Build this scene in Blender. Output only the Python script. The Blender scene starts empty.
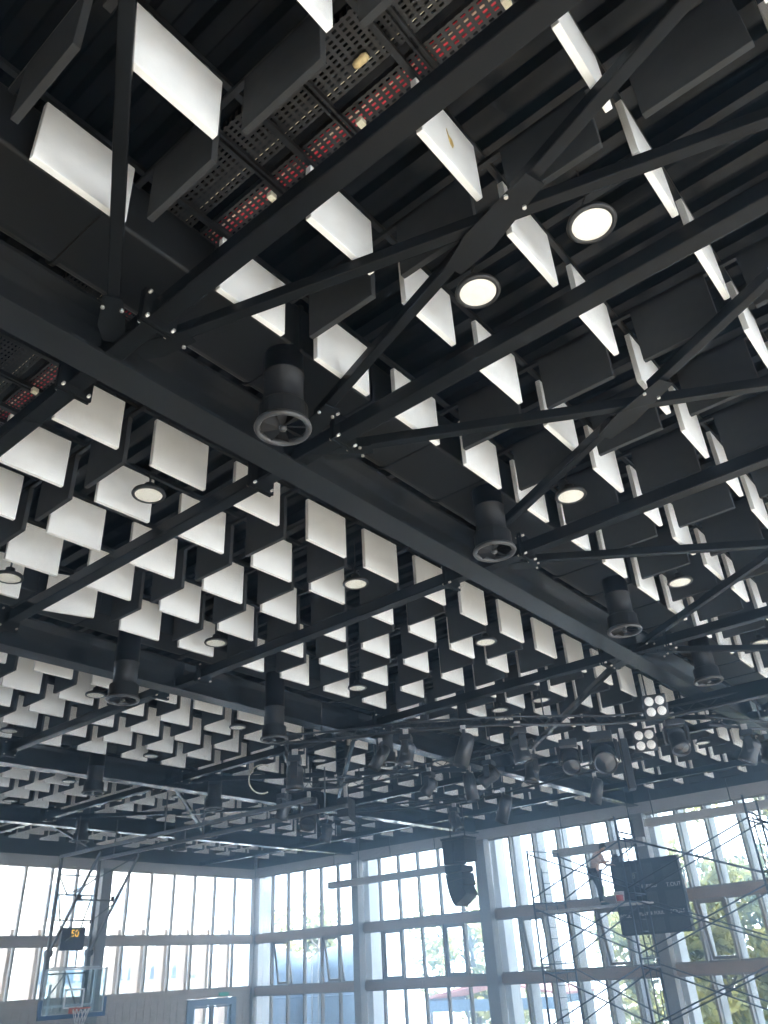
import bpy, bmesh, math, random
from mathutils import Vector, Matrix
random.seed(7)
D = bpy.data
SC = bpy.context.scene
COL = SC.collection
PI = math.pi
EYE = 3.4                      # the viewer stands on a tribune, eye height above the court
S = 4.3                        # beam undersides above the eye
B = 4.515                      # baffle undersides above the eye
ZG = 4.24                      # girder undersides above the eye
YW = 28.8                      # inner face of the end wall
XW = 25.9                      # inner face of the long window wall
ORD = ['zeroth', 'first', 'second', 'third', 'fourth', 'fifth', 'sixth', 'seventh', 'eighth', 'ninth', 'tenth',
       'eleventh', 'twelfth', 'thirteenth', 'fourteenth', 'fifteenth', 'sixteenth']

# ------------------------------------------------------------------ materials
def mat(name, col, rough=0.5, metal=0.0, spec=0.5, noise=0.0, nscale=6.0, rnoise=0.0, emit=None, estr=0.0, coat=0.0):
    m = D.materials.new(name); m.use_nodes = True
    nt = m.node_tree; b = nt.nodes['Principled BSDF']
    b.inputs['Base Color'].default_value = (*col, 1); b.inputs['Roughness'].default_value = rough
    b.inputs['Metallic'].default_value = metal; b.inputs['Specular IOR Level'].default_value = spec
    if coat: b.inputs['Coat Weight'].default_value = coat
    if emit: b.inputs['Emission Color'].default_value = (*emit, 1); b.inputs['Emission Strength'].default_value = estr
    if noise or rnoise:
        tc = nt.nodes.new('ShaderNodeTexCoord'); n = nt.nodes.new('ShaderNodeTexNoise')
        n.inputs['Scale'].default_value = nscale; n.inputs['Detail'].default_value = 5
        nt.links.new(tc.outputs['Object'], n.inputs['Vector'])
        if noise:
            r = nt.nodes.new('ShaderNodeMapRange')
            r.inputs['From Min'].default_value = .3; r.inputs['From Max'].default_value = .7
            r.inputs['To Min'].default_value = 1 - noise; r.inputs['To Max'].default_value = 1 + noise
            nt.links.new(n.outputs['Fac'], r.inputs['Value'])
            mx = nt.nodes.new('ShaderNodeVectorMath'); mx.operation = 'SCALE'
            mx.inputs[0].default_value = col
            nt.links.new(r.outputs['Result'], mx.inputs['Scale']); nt.links.new(mx.outputs['Vector'], b.inputs['Base Color'])
        if rnoise:
            r2 = nt.nodes.new('ShaderNodeMapRange')
            r2.inputs['From Min'].default_value = .3; r2.inputs['From Max'].default_value = .7
            r2.inputs['To Min'].default_value = max(.05, rough - rnoise); r2.inputs['To Max'].default_value = min(1, rough + rnoise)
            nt.links.new(n.outputs['Fac'], r2.inputs['Value']); nt.links.new(r2.outputs['Result'], b.inputs['Roughness'])
    return m

M = {}
M['steel'] = mat('black gloss painted steel', (.008, .0086, .0089), .24, 0, .11)
M['girder'] = mat('black matt painted steel', (.012, .0126, .013), .20, 0, .6)
M['bolt'] = mat('zinc plated steel', (.55, .55, .53), .35, .8)
M['deck'] = mat('black corrugated sheet', (.005, .0053, .0055), .22, 0, .22)
M['duct'] = mat('black painted duct sheet', (.014, .0145, .0148), .34, 0, .18)
M['rail'] = mat('black rail', (.009, .0095, .010), .32, 0, .3)
M['white'] = mat('white acoustic fabric', (.80, .79, .76), .92, 0, .2, .045, 7)
M['black'] = mat('black acoustic fabric', (.034, .0345, .034), .9, 0, .2, .12, 9)
M['ltgrey'] = mat('pale grey painted steel', (.50, .50, .50), .5)
M['lamp_rim'] = mat('dark lamp housing', (.02, .02, .02), .4)
M['lens'] = mat('white lamp lens', (.86, .84, .76), .3, 0, .5, .05, 20)
M['led'] = mat('lit lamp lens', (.70, .70, .69), .2, 0, .5, emit=(1, .98, .94), estr=.15)
M['ring'] = mat('worn grey ring', (.055, .055, .055), .3, .3)
M['vane'] = mat('dark vane', (.012, .012, .0125), .45, 0, .2)
M['fixture'] = mat('black stage light housing', (.022, .024, .028), .38)
M['glass_lens'] = mat('stage light lens', (.02, .025, .035), .06, 0, .8)
M['cable'] = mat('black cable', (.02, .02, .02), .5)
M['palecable'] = mat('pale cable', (.6, .6, .5), .5)
M['redcable'] = mat('red cable', (.85, .05, .08), .5)
M['cream'] = mat('cream cable', (.85, .8, .62), .5)
M['tan'] = mat('tan foam', (.72, .55, .28), .8, noise=.2, nscale=30)
M['fascia'] = mat('grey fascia', (.43, .415, .40), .6, noise=.06, nscale=2)
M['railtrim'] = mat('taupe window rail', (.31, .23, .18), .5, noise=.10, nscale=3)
M['glarerail'] = mat('glare paled taupe window rail', (.42, .35, .30), .5, noise=.08, nscale=3)  # paler copy of railtrim, window glare on the end wall put into its colour
M['glaremullion'] = mat('glare paled taupe window frame', (.40, .37, .345), .45)  # mullion lightened, the wash of the bright end windows painted in
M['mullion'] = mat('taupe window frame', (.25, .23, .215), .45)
M['column'] = mat('grey steel column', (.24, .24, .245), .45)
M['panelwall'] = mat('taupe boarding', (.43, .38, .345), .65, noise=.12, nscale=5)
M['floor'] = mat('maple floor', (.64, .595, .52), .5, noise=.12, nscale=2)
M['darkwall'] = mat('black upper wall', (.03, .031, .033), .6)
M['concrete'] = mat('pale concrete', (.52, .55, .58), .8, noise=.08, nscale=2)
M['woodfin'] = mat('pinkish timber', (.78, .66, .58), .6, noise=.08, nscale=4)
M['paving'] = mat('pale paving', (.50, .49, .46), .85, noise=.12, nscale=1)
M['doorblue'] = mat('blue grey door frame', (.20, .27, .36), .45)
M['padblue'] = mat('blue padding', (.05, .12, .26), .6)
M['hoopsteel'] = mat('grey blue hoop steel', (.10, .11, .125), .45)
M['framewhite'] = mat('pale board frame', (.55, .62, .66), .4)
M['whitepaint'] = mat('white line', (.85, .87, .88), .5)
M['rim'] = mat('orange red rim', (.70, .14, .07), .4)
M['net'] = mat('white net', (.8, .8, .8), .8)
M['board'] = mat('dark clock face', (.06, .08, .11), .5)
M['digits'] = mat('amber digits', (.9, .5, .05), .4, emit=(1, .55, .04), estr=1.1)
M['dimdigit'] = mat('unlit digit', (.35, .35, .30), .5)
M['score'] = mat('scoreboard face', (.028, .030, .036), .5, noise=.1, nscale=3)
M['scorepanel'] = mat('scoreboard panel', (.065, .07, .08), .45)
M['lettering'] = mat('white lettering', (.75, .77, .8), .5)
M['scaf'] = mat('blue grey scaffold tube', (.035, .045, .075), .45, .1)
M['plank'] = mat('grey scaffold board', (.45, .44, .43), .7, noise=.15, nscale=6)
M['bucketw'] = mat('white plastic', (.78, .74, .72), .5)
M['bucketr'] = mat('red label', (.70, .10, .09), .5)
M['skin'] = mat('skin', (.56, .36, .28), .6)
M['shirt'] = mat('pale pink shirt', (.62, .50, .47), .85)
M['trousers'] = mat('dark trousers', (.025, .028, .04), .8)
M['hair'] = mat('dark hair', (.015, .013, .012), .7)
M['shoe'] = mat('dark shoes', (.03, .03, .03), .6)
M['speaker'] = mat('dark speaker cabinet', (.022, .026, .034), .5)
M['tank'] = mat('pale blue tank', (.20, .27, .36), .5, noise=.06, nscale=1.5)
M['roofred'] = mat('faded red roof', (.62, .28, .25), .7, noise=.1, nscale=3)
M['render'] = mat('pale rendered wall', (.80, .78, .74), .85, noise=.05, nscale=.6)
M['winblue'] = mat('house window', (.25, .30, .36), .2)
M['bark'] = mat('bark', (.16, .12, .09), .9, noise=.25, nscale=6)
M['exit'] = mat('green exit sign', (.06, .32, .24), .5, emit=(.05, .5, .33), estr=.15)
M['brass'] = mat('torn brass coloured patch', (.55, .38, .10), .6, noise=.3, nscale=40)

def leafmat(name, c1, c2):
    m = D.materials.new(name); m.use_nodes = True; nt = m.node_tree; b = nt.nodes['Principled BSDF']
    oi = nt.nodes.new('ShaderNodeTexCoord'); n = nt.nodes.new('ShaderNodeTexNoise'); n.inputs['Scale'].default_value = 1.3
    r = nt.nodes.new('ShaderNodeValToRGB'); r.color_ramp.elements[0].position = .35; r.color_ramp.elements[1].position = .65
    r.color_ramp.elements[0].color = (*c1, 1); r.color_ramp.elements[1].color = (*c2, 1)
    nt.links.new(oi.outputs['Object'], n.inputs['Vector']); nt.links.new(n.outputs['Fac'], r.inputs['Fac'])
    nt.links.new(r.outputs['Color'], b.inputs['Base Color']); b.inputs['Roughness'].default_value = .6
    tr = nt.nodes.new('ShaderNodeBsdfTranslucent'); nt.links.new(r.outputs['Color'], tr.inputs['Color'])
    mx = nt.nodes.new('ShaderNodeMixShader'); mx.inputs['Fac'].default_value = .4
    nt.links.new(b.outputs['BSDF'], mx.inputs[1]); nt.links.new(tr.outputs['BSDF'], mx.inputs[2])
    nt.links.new(mx.outputs['Shader'], nt.nodes['Material Output'].inputs['Surface'])
    return m
M['leaf_light'] = leafmat('light leaves', (.19, .20, .04), (.56, .52, .16))
M['leaf_dark'] = leafmat('darker leaves', (.08, .10, .03), (.38, .38, .12))

def glassmat(name, tint, refl):
    m = D.materials.new(name); m.use_nodes = True; nt = m.node_tree; nt.nodes.remove(nt.nodes['Principled BSDF'])
    t = nt.nodes.new('ShaderNodeBsdfTransparent'); t.inputs['Color'].default_value = (*tint, 1)
    g = nt.nodes.new('ShaderNodeBsdfGlossy'); g.inputs['Roughness'].default_value = .02
    lw = nt.nodes.new('ShaderNodeFresnel'); lw.inputs['IOR'].default_value = 1.3
    mu = nt.nodes.new('ShaderNodeMath'); mu.operation = 'MULTIPLY'; mu.inputs[1].default_value = refl
    mx = nt.nodes.new('ShaderNodeMixShader')
    nt.links.new(lw.outputs['Fac'], mu.inputs[0]); nt.links.new(mu.outputs[0], mx.inputs['Fac'])
    nt.links.new(t.outputs['BSDF'], mx.inputs[1]); nt.links.new(g.outputs['BSDF'], mx.inputs[2])
    nt.links.new(mx.outputs['Shader'], nt.nodes['Material Output'].inputs['Surface'])
    return m
M['glass'] = glassmat('window glass', (.95, .97, .98), .7)
M['boardglass'] = glassmat('clear board', (.86, .93, .95), 1.0)

def perfmat(name, px, py, fx, fy):
    m = D.materials.new(name); m.use_nodes = True; nt = m.node_tree; b = nt.nodes['Principled BSDF']
    b.inputs['Base Color'].default_value = (.012, .012, .012, 1); b.inputs['Roughness'].default_value = .4
    tc = nt.nodes.new('ShaderNodeTexCoord'); sx = nt.nodes.new('ShaderNodeSeparateXYZ')
    nt.links.new(tc.outputs['Object'], sx.inputs[0])
    outs = []
    for ax, p, f in (('X', px, fx), ('Y', py, fy)):
        d = nt.nodes.new('ShaderNodeMath'); d.operation = 'DIVIDE'; d.inputs[1].default_value = p
        fr = nt.nodes.new('ShaderNodeMath'); fr.operation = 'FRACT'
        lt = nt.nodes.new('ShaderNodeMath'); lt.operation = 'LESS_THAN'; lt.inputs[1].default_value = f
        nt.links.new(sx.outputs[ax], d.inputs[0]); nt.links.new(d.outputs[0], fr.inputs[0]); nt.links.new(fr.outputs[0], lt.inputs[0])
        outs.append(lt)
    mu = nt.nodes.new('ShaderNodeMath'); mu.operation = 'MULTIPLY'
    nt.links.new(outs[0].outputs[0], mu.inputs[0]); nt.links.new(outs[1].outputs[0], mu.inputs[1])
    t = nt.nodes.new('ShaderNodeBsdfTransparent'); mx = nt.nodes.new('ShaderNodeMixShader')
    nt.links.new(mu.outputs[0], mx.inputs['Fac']); nt.links.new(b.outputs['BSDF'], mx.inputs[1]); nt.links.new(t.outputs['BSDF'], mx.inputs[2])
    nt.links.new(mx.outputs['Shader'], nt.nodes['Material Output'].inputs['Surface'])
    return m
M['perf'] = perfmat('perforated tray sheet', .036, .062, .5, .55)

# ------------------------------------------------------------------ mesh building
class MB:
    def __init__(s): s.v = []; s.f = []; s.mi = []; s.cur = 0; s.sm = []
    def mat(s, i): s.cur = i; return s
    def add(s, vs, fs, smooth=False):
        o = len(s.v); s.v += [tuple(v) for v in vs]
        for f in fs: s.f.append(tuple(o + i for i in f)); s.mi.append(s.cur); s.sm.append(smooth)
        return s
    def box(s, x0, x1, y0, y1, z0, z1):
        return s.add([(x0,y0,z0),(x1,y0,z0),(x1,y1,z0),(x0,y1,z0),(x0,y0,z1),(x1,y0,z1),(x1,y1,z1),(x0,y1,z1)],
                     [(3,2,1,0),(4,5,6,7),(0,1,5,4),(1,2,6,5),(2,3,7,6),(3,0,4,7)])
    def bar(s, p, q, w, h=None, up=(0,0,1)):
        p = Vector(p); q = Vector(q); h = h or w; d = (q - p).normalized(); up = Vector(up)
        if abs(d.dot(up)) > .99: up = Vector((1,0,0))
        a = d.cross(up).normalized() * (w/2); b = a.cross(d).normalized() * (h/2)
        vs = [p-a-b, p+a-b, p+a+b, p-a+b, q-a-b, q+a-b, q+a+b, q-a+b]
        return s.add(vs, [(0,1,2,3),(7,6,5,4),(1,0,4,5),(2,1,5,6),(3,2,6,7),(0,3,7,4)])
    def tube(s, pts, r, n=8, cap=True):
        pts = [Vector(p) for p in pts]; rings = []; rr = r if isinstance(r, (list, tuple)) else [r]*len(pts)
        for i, p in enumerate(pts):
            d = (pts[min(i+1, len(pts)-1)] - pts[max(i-1, 0)]).normalized()
            up = Vector((0,0,1)) if abs(d.z) < .95 else Vector((1,0,0))
            a = d.cross(up).normalized(); b = a.cross(d).normalized()
            rings.append([p + (a*math.cos(2*PI*k/n) + b*math.sin(2*PI*k/n))*rr[i] for k in range(n)])
        vs = [v for g in rings for v in g]; fs = []
        for i in range(len(pts)-1):
            for k in range(n): fs.append((i*n+k, i*n+(k+1)%n, (i+1)*n+(k+1)%n, (i+1)*n+k))
        s.add(vs, fs, True)
        if cap:
            o = len(s.v) - len(vs)
            s.f.append(tuple(o+k for k in reversed(range(n)))); s.mi.append(s.cur); s.sm.append(False)
            s.f.append(tuple(o+(len(pts)-1)*n+k for k in range(n))); s.mi.append(s.cur); s.sm.append(False)
        return s
    def lathe(s, prof, c=(0,0,0), n=24, axis='Z', rot=None, smooth=True):
        vs = []; fs = []; m = len(prof)
        for k in range(n):
            a = 2*PI*k/n
            for r, z in prof:
                v = Vector((r*math.cos(a), r*math.sin(a), z))
                if rot is not None: v = rot @ v
                vs.append(v + Vector(c))
        for k in range(n):
            for j in range(m-1):
                fs.append((k*m+j, ((k+1)%n)*m+j, ((k+1)%n)*m+j+1, k*m+j+1))
        return s.add(vs, fs, smooth)
    def prism(s, poly, axis, t0, t1):
        # poly in the two remaining axes, extruded along axis
        def mk(a, b, t): return {'X': (t,a,b), 'Y': (a,t,b), 'Z': (a,b,t)}[axis]
        n = len(poly); vs = [mk(a,b,t0) for a,b in poly] + [mk(a,b,t1) for a,b in poly]
        fs = [tuple(reversed(range(n))), tuple(range(n, 2*n))] + [(i,(i+1)%n,n+(i+1)%n,n+i) for i in range(n)]
        return s.add(vs, fs)
    def mesh(s, name, mats, bevel=0):
        me = D.meshes.new(name); me.from_pydata(s.v, [], s.f)
        for m in (mats if isinstance(mats, (list, tuple)) else [mats]): me.materials.append(m)
        for p, i, sm in zip(me.polygons, s.mi, s.sm): p.material_index = i; p.use_smooth = sm
        bm = bmesh.new(); bm.from_mesh(me)
        if bevel:
            bmesh.ops.bevel(bm, geom=bm.edges[:], offset=bevel, segments=2, affect='EDGES', profile=.6)
        bmesh.ops.recalc_face_normals(bm, faces=bm.faces[:]); bm.to_mesh(me); bm.free(); me.update()
        return me

def link(name, me, parent=None, loc=None):
    o = D.objects.new(name, me); COL.objects.link(o)
    if parent: o.parent = parent
    if loc is not None: o.location = loc
    return o
def obj(name, mb, mats, parent=None, loc=None, bevel=0): return link(name, mb.mesh(name, mats, bevel), parent, loc)
def tag(o, label, cat, group=None, kind='thing'):
    o['label'] = label; o['category'] = cat; o['kind'] = kind
    if group: o['group'] = group
    return o
def empty(name, loc=(0,0,0), rz=0):
    o = D.objects.new(name, None); COL.objects.link(o); o.location = loc; o.rotation_euler = (0,0,rz); o.empty_display_size = .1
    return o
def struct(o): o['kind'] = 'structure'; return o
def dup(root, loc=None, rz=None, label=None, group=None):
    r = root.copy(); COL.objects.link(r)
    if loc is not None: r.location = loc
    if rz is not None: r.rotation_euler = (r.rotation_euler[0], r.rotation_euler[1], rz)
    if label: r['label'] = label
    if group: r['group'] = group
    for ch in list(root.children):
        c = ch.copy(); COL.objects.link(c); c.parent = r
        for g in list(ch.children):
            d = g.copy(); COL.objects.link(d); d.parent = c
    return r
def zz(z): return z + EYE

# ------------------------------------------------------------------ camera
cam_d = D.cameras.new('camera'); cam = D.objects.new('camera', cam_d); COL.objects.link(cam); SC.camera = cam
yaw, pit, rol = math.radians(38.09886), math.radians(30.47111), math.radians(3.46263)
fw = Vector((math.cos(pit)*math.cos(yaw), math.cos(pit)*math.sin(yaw), math.sin(pit)))
rt = Vector((math.sin(yaw), -math.cos(yaw), 0)); dn = fw.cross(rt)
r2 = rt*math.cos(rol) + dn*math.sin(rol); d2 = -rt*math.sin(rol) + dn*math.cos(rol)
mw = Matrix((( r2.x, -d2.x, -fw.x, 0), (r2.y, -d2.y, -fw.y, 0), (r2.z, -d2.z, -fw.z, EYE), (0,0,0,1)))
cam.matrix_world = mw
cam_d.sensor_fit = 'VERTICAL'; cam_d.sensor_height = 24; cam_d.lens = 784.26/1024*24
cam_d.clip_start = .05; cam_d.clip_end = 400
FPX = 784.26
def pix(p):
    v = Vector(p) - Vector((0,0,EYE)); w = v.dot(fw)
    if w <= .2: return None
    return (384 + FPX*v.dot(r2)/w, 512 + FPX*v.dot(d2)/w, w)

# ------------------------------------------------------------------ grid lines of the roof
GY = [(-.37*ZG, -.30*ZG), (1.048*ZG, 1.12*ZG), (2.49*ZG, 2.56*ZG), (3.95*ZG, 4.02*ZG), (5.39*ZG, 5.46*ZG)]
TX = [-.35*S, .556*S, 1.037*S, 1.806*S, 2.838*S, 4.215*S, 5.29*S]
GNAME = ['overhead', 'nearest', 'second', 'third', 'fourth']
BAYS = ['before the nearest girder', 'between nearest and second girders', 'between second and third girders',
        'between third and fourth girders', 'between fourth girder and hoop wall']
TNAME = ['outermost', 'first', 'second', 'third', 'fourth', 'fifth', 'sixth']
YEND = YW - .05; XEND = XW - .05
X_OUT, Y_OUT = -9.0, -9.5

# ------------------------------------------------------------------ room shell
fl = obj('floor', MB().box(X_OUT, XW+.3, Y_OUT, YW+.3, -.2, 0), M['floor']); struct(fl)
mb = MB()                                                     # corrugated roof deck, ribs along y
zd = zz(5.75); prof = []; x = X_OUT - 1
while x < XW + .4:
    prof += [(x, zd), (x+.12, zd), (x+.16, zd+.09), (x+.26, zd+.09)]; x += .30
for i in range(len(prof)-1):
    (a, za), (b, zb) = prof[i], prof[i+1]
    mb.add([(a, Y_OUT-1, za), (b, Y_OUT-1, zb), (b, YW+.4, zb), (a, YW+.4, za)], [(0,1,2,3)])
mb.box(X_OUT-1, XW+.4, Y_OUT-1, YW+.4, zd+.12, zd+.3)
ceil = obj('ceiling', mb, M['deck']); struct(ceil)

# rows of baffles (units of B) per bay
ROWS = [[-.077, .137, .350, .565, .777], [1.286, 1.502, 1.716, 1.924, 2.132], [2.655, 2.882, 3.103, 3.316, 3.526],
        [4.03, 4.245, 4.455, 4.68, 4.88], [5.40, 5.60, 5.77, 5.98]]
BROWS = [[-.183, .03, .243, .457, .67], [1.394, 1.609, 1.82, 2.028], [2.768, 2.992, 3.21, 3.42], [4.138, 4.35, 4.568, 4.78], [5.50, 5.685, 5.875]]
def colc(k):                                                   # centre of white column k (units of B)
    special = {-3: .09, -2: .3215, -1: .652, 0: .8865, 1: 1.124, 2: 1.378, 3: 1.609}
    return special.get(k, .8875 + .2405*k)
KS = list(range(-2, 20))
GK = [-3] + KS
def gapc(k):                                                   # gap after column k, None at the beams without black baffles
    if k == -3: return .205
    if k == -2: return .419
    if k == -1: return .767
    if k == 0: return None
    if k == 1: return 1.255
    return (colc(k) + colc(k+1))/2
# thin rails that carry the baffles: parts of the ceiling
zr = zz(B + .565)
for bi, rows in enumerate(ROWS):
    for r in rows:
        obj('suspension_rail', MB().box(-4, XEND, r*B-.022, r*B+.022, zr+.042, zr+.085), M['rail'], ceil)
        for k in range(0): pass
    y0 = rows[0]*B - .45; y1 = rows[-1]*B + .1
    for k in GK:
        g = gapc(k)
        if g is None: continue
        obj('suspension_rail', MB().box(g*B-.02, g*B+.02, y0, y1, zr, zr+.04), M['rail'], ceil)
# purlins under the deck, along y
x = -4.0
while x < XW - .4:
    obj('purlin', MB().box(x-.04, x+.04, Y_OUT, YEND, zd-.16, zd), M['rail'], ceil); x += 2.17

# ------------------------------------------------------------------ girders
for i, (ya, yb) in enumerate(GY):
    z0 = zz(ZG); yc = (ya+yb)/2
    mb = MB().box(X_OUT, XEND, ya, yb, z0, z0+.03).box(X_OUT, XEND, ya, yb, z0+.46, z0+.49).box(X_OUT, XEND, yc-.012, yc+.012, z0+.03, z0+.46)
    for t in TX:
        mb.box(t-.008, t+.008, ya+.01, yc-.012, z0+.03, z0+.46).box(t-.008, t+.008, yc+.012, yb-.01, z0+.03, z0+.46)
    lab = ['black steel girder overhead, before the nearest cross brace pairs', 'widest looking black steel girder running corner to corner across the picture',
           'second black steel girder, behind the first field of large baffles', 'third black steel girder with a pale glinting flange, mid distance',
           'fourth black steel girder, the one nearest the basketball hoop wall'][i]
    tag(obj('steel_girder', mb, M['girder']), lab, 'girder', 'main roof girders')

# ------------------------------------------------------------------ cross beams, one object per span
def splice(parent, x, y):
    mb = MB().box(x-.15, x+.15, y-.03, y-.008, zz(S)-.07, zz(S)+.24).box(x-.15, x+.15, y+.008, y+.03, zz(S)-.07, zz(S)+.24)
    mb.mat(1)
    for sx in (-.115, .115):
        for dz in (-.035, .205):
            mb.tube([(x+sx, y-.06, zz(S)+dz), (x+sx, y+.06, zz(S)+dz)], .014, 8)
    obj('splice_plate', mb, [M['steel'], M['bolt']], parent)
for ti, tx in enumerate(TX):
    for bi in range(5):
        if ti == 0 and bi > 0: continue
        y0 = GY[bi][1] - .12; y1 = (GY[bi+1][0] + .12) if bi < 4 else YEND
        z0 = zz(S)
        mb = MB().box(tx-.0775, tx+.0775, y0, y1, z0, z0+.148)
        o = obj('cross_beam', mb, M['steel'], bevel=.013)
        tag(o, f'black steel cross beam {BAYS[bi]}, {TNAME[ti]} line from the trays', 'beam', 'square cross beams')
        if ti in (1, 2, 3, 4, 5) and bi < 4:
            splice(o, tx, GY[bi][1] + .30); splice(o, tx, GY[bi+1][0] - .52)

o = obj('hanging_beam', MB().box(15.26, 15.42, -1.2, 5.4, zz(4.0), zz(4.29)), M['steel'], bevel=.008)
tag(o, 'deep black beam hung under the roof near the four lens floodlights', 'beam')
for y in (.2, 2.6, 5.0): obj('hanger', MB().tube([(15.34, y, zz(4.28)), (15.34, y, zz(5.2))], .02, 6), M['rail'], o)
# ------------------------------------------------------------------ horizontal cross braces
zb = zz(1.02*S); UB = 1.02*S
def gusset(parent, c, d, L=.24, W=.17):
    d = Vector((d[0], d[1], 0)).normalized(); n = Vector((-d.y, d.x, 0)); c = Vector(c)
    poly = [c - d*L + n*W*.35, c - d*L*.3 + n*W*.6, c + d*L + n*W*.4, c + d*L - n*W*.4, c - d*L*.3 - n*W*.6, c - d*L - n*W*.35]
    vs = [Vector((p.x, p.y, zb-.034)) for p in poly] + [Vector((p.x, p.y, zb-.020)) for p in poly]; k = len(poly)
    mb = MB().add(vs, [tuple(reversed(range(k))), tuple(range(k, 2*k))] + [(i,(i+1)%k,k+(i+1)%k,k+i) for i in range(k)])
    mb.mat(1)
    for a, b in ((.55,.2), (.55,-.2)):
        p = c + d*L*a + n*W*b*2; mb.tube([(p.x, p.y, zb-.052), (p.x, p.y, zb-.034)], .016, 6)
    obj('gusset_plate', mb, [M['steel'], M['bolt']], parent)
def brace(pa, pb, label, split=None):
    a = Vector((pa[0]*UB, pa[1]*UB, zb+.05)); b = Vector((pb[0]*UB, pb[1]*UB, zb+.05))
    d = (b-a).normalized()
    mb = MB()
    if split is None: mb.bar(a, b, .09, .1)
    else:
        c = Vector((split[0]*UB, split[1]*UB, zb+.05))
        t = (c-a).dot(d); mb.bar(a, a + d*(t-.26), .09, .1); mb.bar(a + d*(t+.26), b, .09, .1)
    o = obj('cross_brace', mb, M['steel'], bevel=.010)
    tag(o, label, 'brace', 'diagonal roof braces')
    gusset(o, a + d*.02, d); gusset(o, b - d*.02, d)
    if split is not None: gusset(o, a + d*t, d, .44, .20)
    return o
brace((.499, .962), (-.25, -.24), 'steel brace crossing the first white baffles, upright in the picture, near the trays')
pairs = [((.595,.949),(.955,-.22),(.95,.905),(.590,-.22), 'first and second'), ((1.072,.937),(1.742,-.24),(1.665,.95),(1.05,-.24), 'second and third'),
         ((1.85,.945),(2.76,-.24),(2.765,.98),(1.89,-.24), 'third and fourth'), ((2.885,.985),(4.09,-.22),(4.09,.955),(2.9,-.24), 'fourth and fifth')]
def cross(a, b, c, d):
    x1,y1,x2,y2 = *a, *b; x3,y3,x4,y4 = *c, *d
    den = (x1-x2)*(y3-y4)-(y1-y2)*(x3-x4)
    return (((x1*y2-y1*x2)*(x3-x4)-(x1-x2)*(x3*y4-y3*x4))/den, ((x1*y2-y1*x2)*(y3-y4)-(y1-y2)*(x3*y4-y3*x4))/den)
for a, b, c, d, nm in pairs:
    sp = cross(a, b, c, d)
    brace(a, b, f'unbroken steel brace before the nearest girder, between {nm} cross beams')
    brace(c, d, f'steel brace split by a plate before nearest girder, between {nm} cross beams', sp)
for bi in (1, 2, 3):
    ya = GY[bi][1]/UB + .05; ybn = GY[bi+1][0]/UB - .06
    a, b, c, d = (2.885, ya), (4.09, ybn), (4.09, ya), (2.885, ybn); sp = cross(a, b, c, d)
    brace(a, b, f'unbroken steel brace {BAYS[bi]}, from the fourth cross beam')
    brace(c, d, f'split steel brace {BAYS[bi]}, crossing the unbroken one', sp)
ya = GY[4][1]/UB + .05
brace((2.885, ya), (3.75, ya+.85), 'pale edged steel brace beyond the fourth girder, above the hoop')

# ------------------------------------------------------------------ air ducts and round air diffusers
for i in (1, 2, 3, 4):
    y0 = GY[i][0] - .70; y1 = GY[i][0] + .10; z0 = zz(4.79); z1 = zz(5.32); r = .2; poly = []
    for cx, cz, a0 in ((y0+.03, z0+.03, 180), (y1-r, z0+r, 270), (y1-r, z1-r, 0), (y0+.03, z1-.03, 90)):
        rr = .03 if cx == y0+.03 else r
        for k in range(7): a = math.radians(a0 + 15*k); poly.append((cx+rr*math.cos(a), cz+rr*math.sin(a)))
    o = obj('air_duct', MB().prism(poly, 'X', -7, XEND-.3), M['duct'])
    tag(o, f'black sheet metal air duct running along the near side of the {GNAME[i]} girder', 'duct', 'roof air ducts')
    x = -.2
    cy = sum(p[0] for p in poly)/len(poly); cz = sum(p[1] for p in poly)/len(poly)
    while x < XEND - .5:
        pp = [(cy+(a-cy)*1.03+(0.012 if a > cy else -.012), cz+(b-cz)*1.06) for a, b in poly]
        obj('seam_flange', MB().prism(pp, 'X', x-.018, x+.018), M['duct'], o); x += .98
def make_fan(label, group):
    r = empty('air_diffuser'); tag(r, label, 'air diffuser', group)
    obj('duct_pipe', MB().lathe([(.172,.2),(.172,.56),(.180,.56),(.180,.585),(.172,.585),(.172,1.3)], n=32), M['vane'], r)
    obj('collar', MB().lathe([(.172,.235),(.205,.235),(.212,.225),(.212,.05),(.200,.05),(.200,.215),(.172,.22)], n=32, smooth=False), M['duct'], r)
    obj('outer_ring', MB().lathe([(.205,.05),(.235,.045),(.245,.02),(.235,0),(.205,0),(.19,.02),(.205,.05)], n=40), M['ring'], r)
    h = obj('hub', MB().lathe([(0,-.005),(.028,-.003),(.034,.015),(.03,.05),(0,.055)], n=16), M['ring'], r)
    for k in range(8):
        a = 2*PI*k/8; c, s = math.cos(a), math.sin(a); t = .045
        pts = []
        for rad, wd in ((.03, .02), (.195, .05)):
            for sg in (-1, 1):
                pts.append((c*rad - s*wd*sg, s*rad + c*wd*sg, .035 + sg*wd*.55))
        vs = pts + [(x_, y_, z_+.004) for x_, y_, z_ in pts]
        obj('vane', MB().add(vs, [(0,2,3,1),(4,5,7,6),(0,1,5,4),(1,3,7,5),(3,2,6,7),(2,0,4,6)]), M['vane'], r)
    return r
fan_spots = [(3.68, 3.91, 3.98, 'nearest', 1), (6.89, 3.87, 3.98, 'nearest', 2), (10.30, 3.89, 3.98, 'nearest', 3), (13.60, 3.89, 3.98, 'nearest', 4),
             (6.30, 9.98, 3.62, 'second', 1), (9.46, 10.15, 3.60, 'second', 2), (12.49, 10.14, 3.60, 'second', 3),
             (9.83, 16.30, 3.75, 'third', 1), (13.2, 16.30, 3.75, 'third', 2), (13.21, 22.24, 3.75, 'fourth', 1), (16.7, 22.24, 3.75, 'fourth', 2)]
fan0 = None
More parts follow.
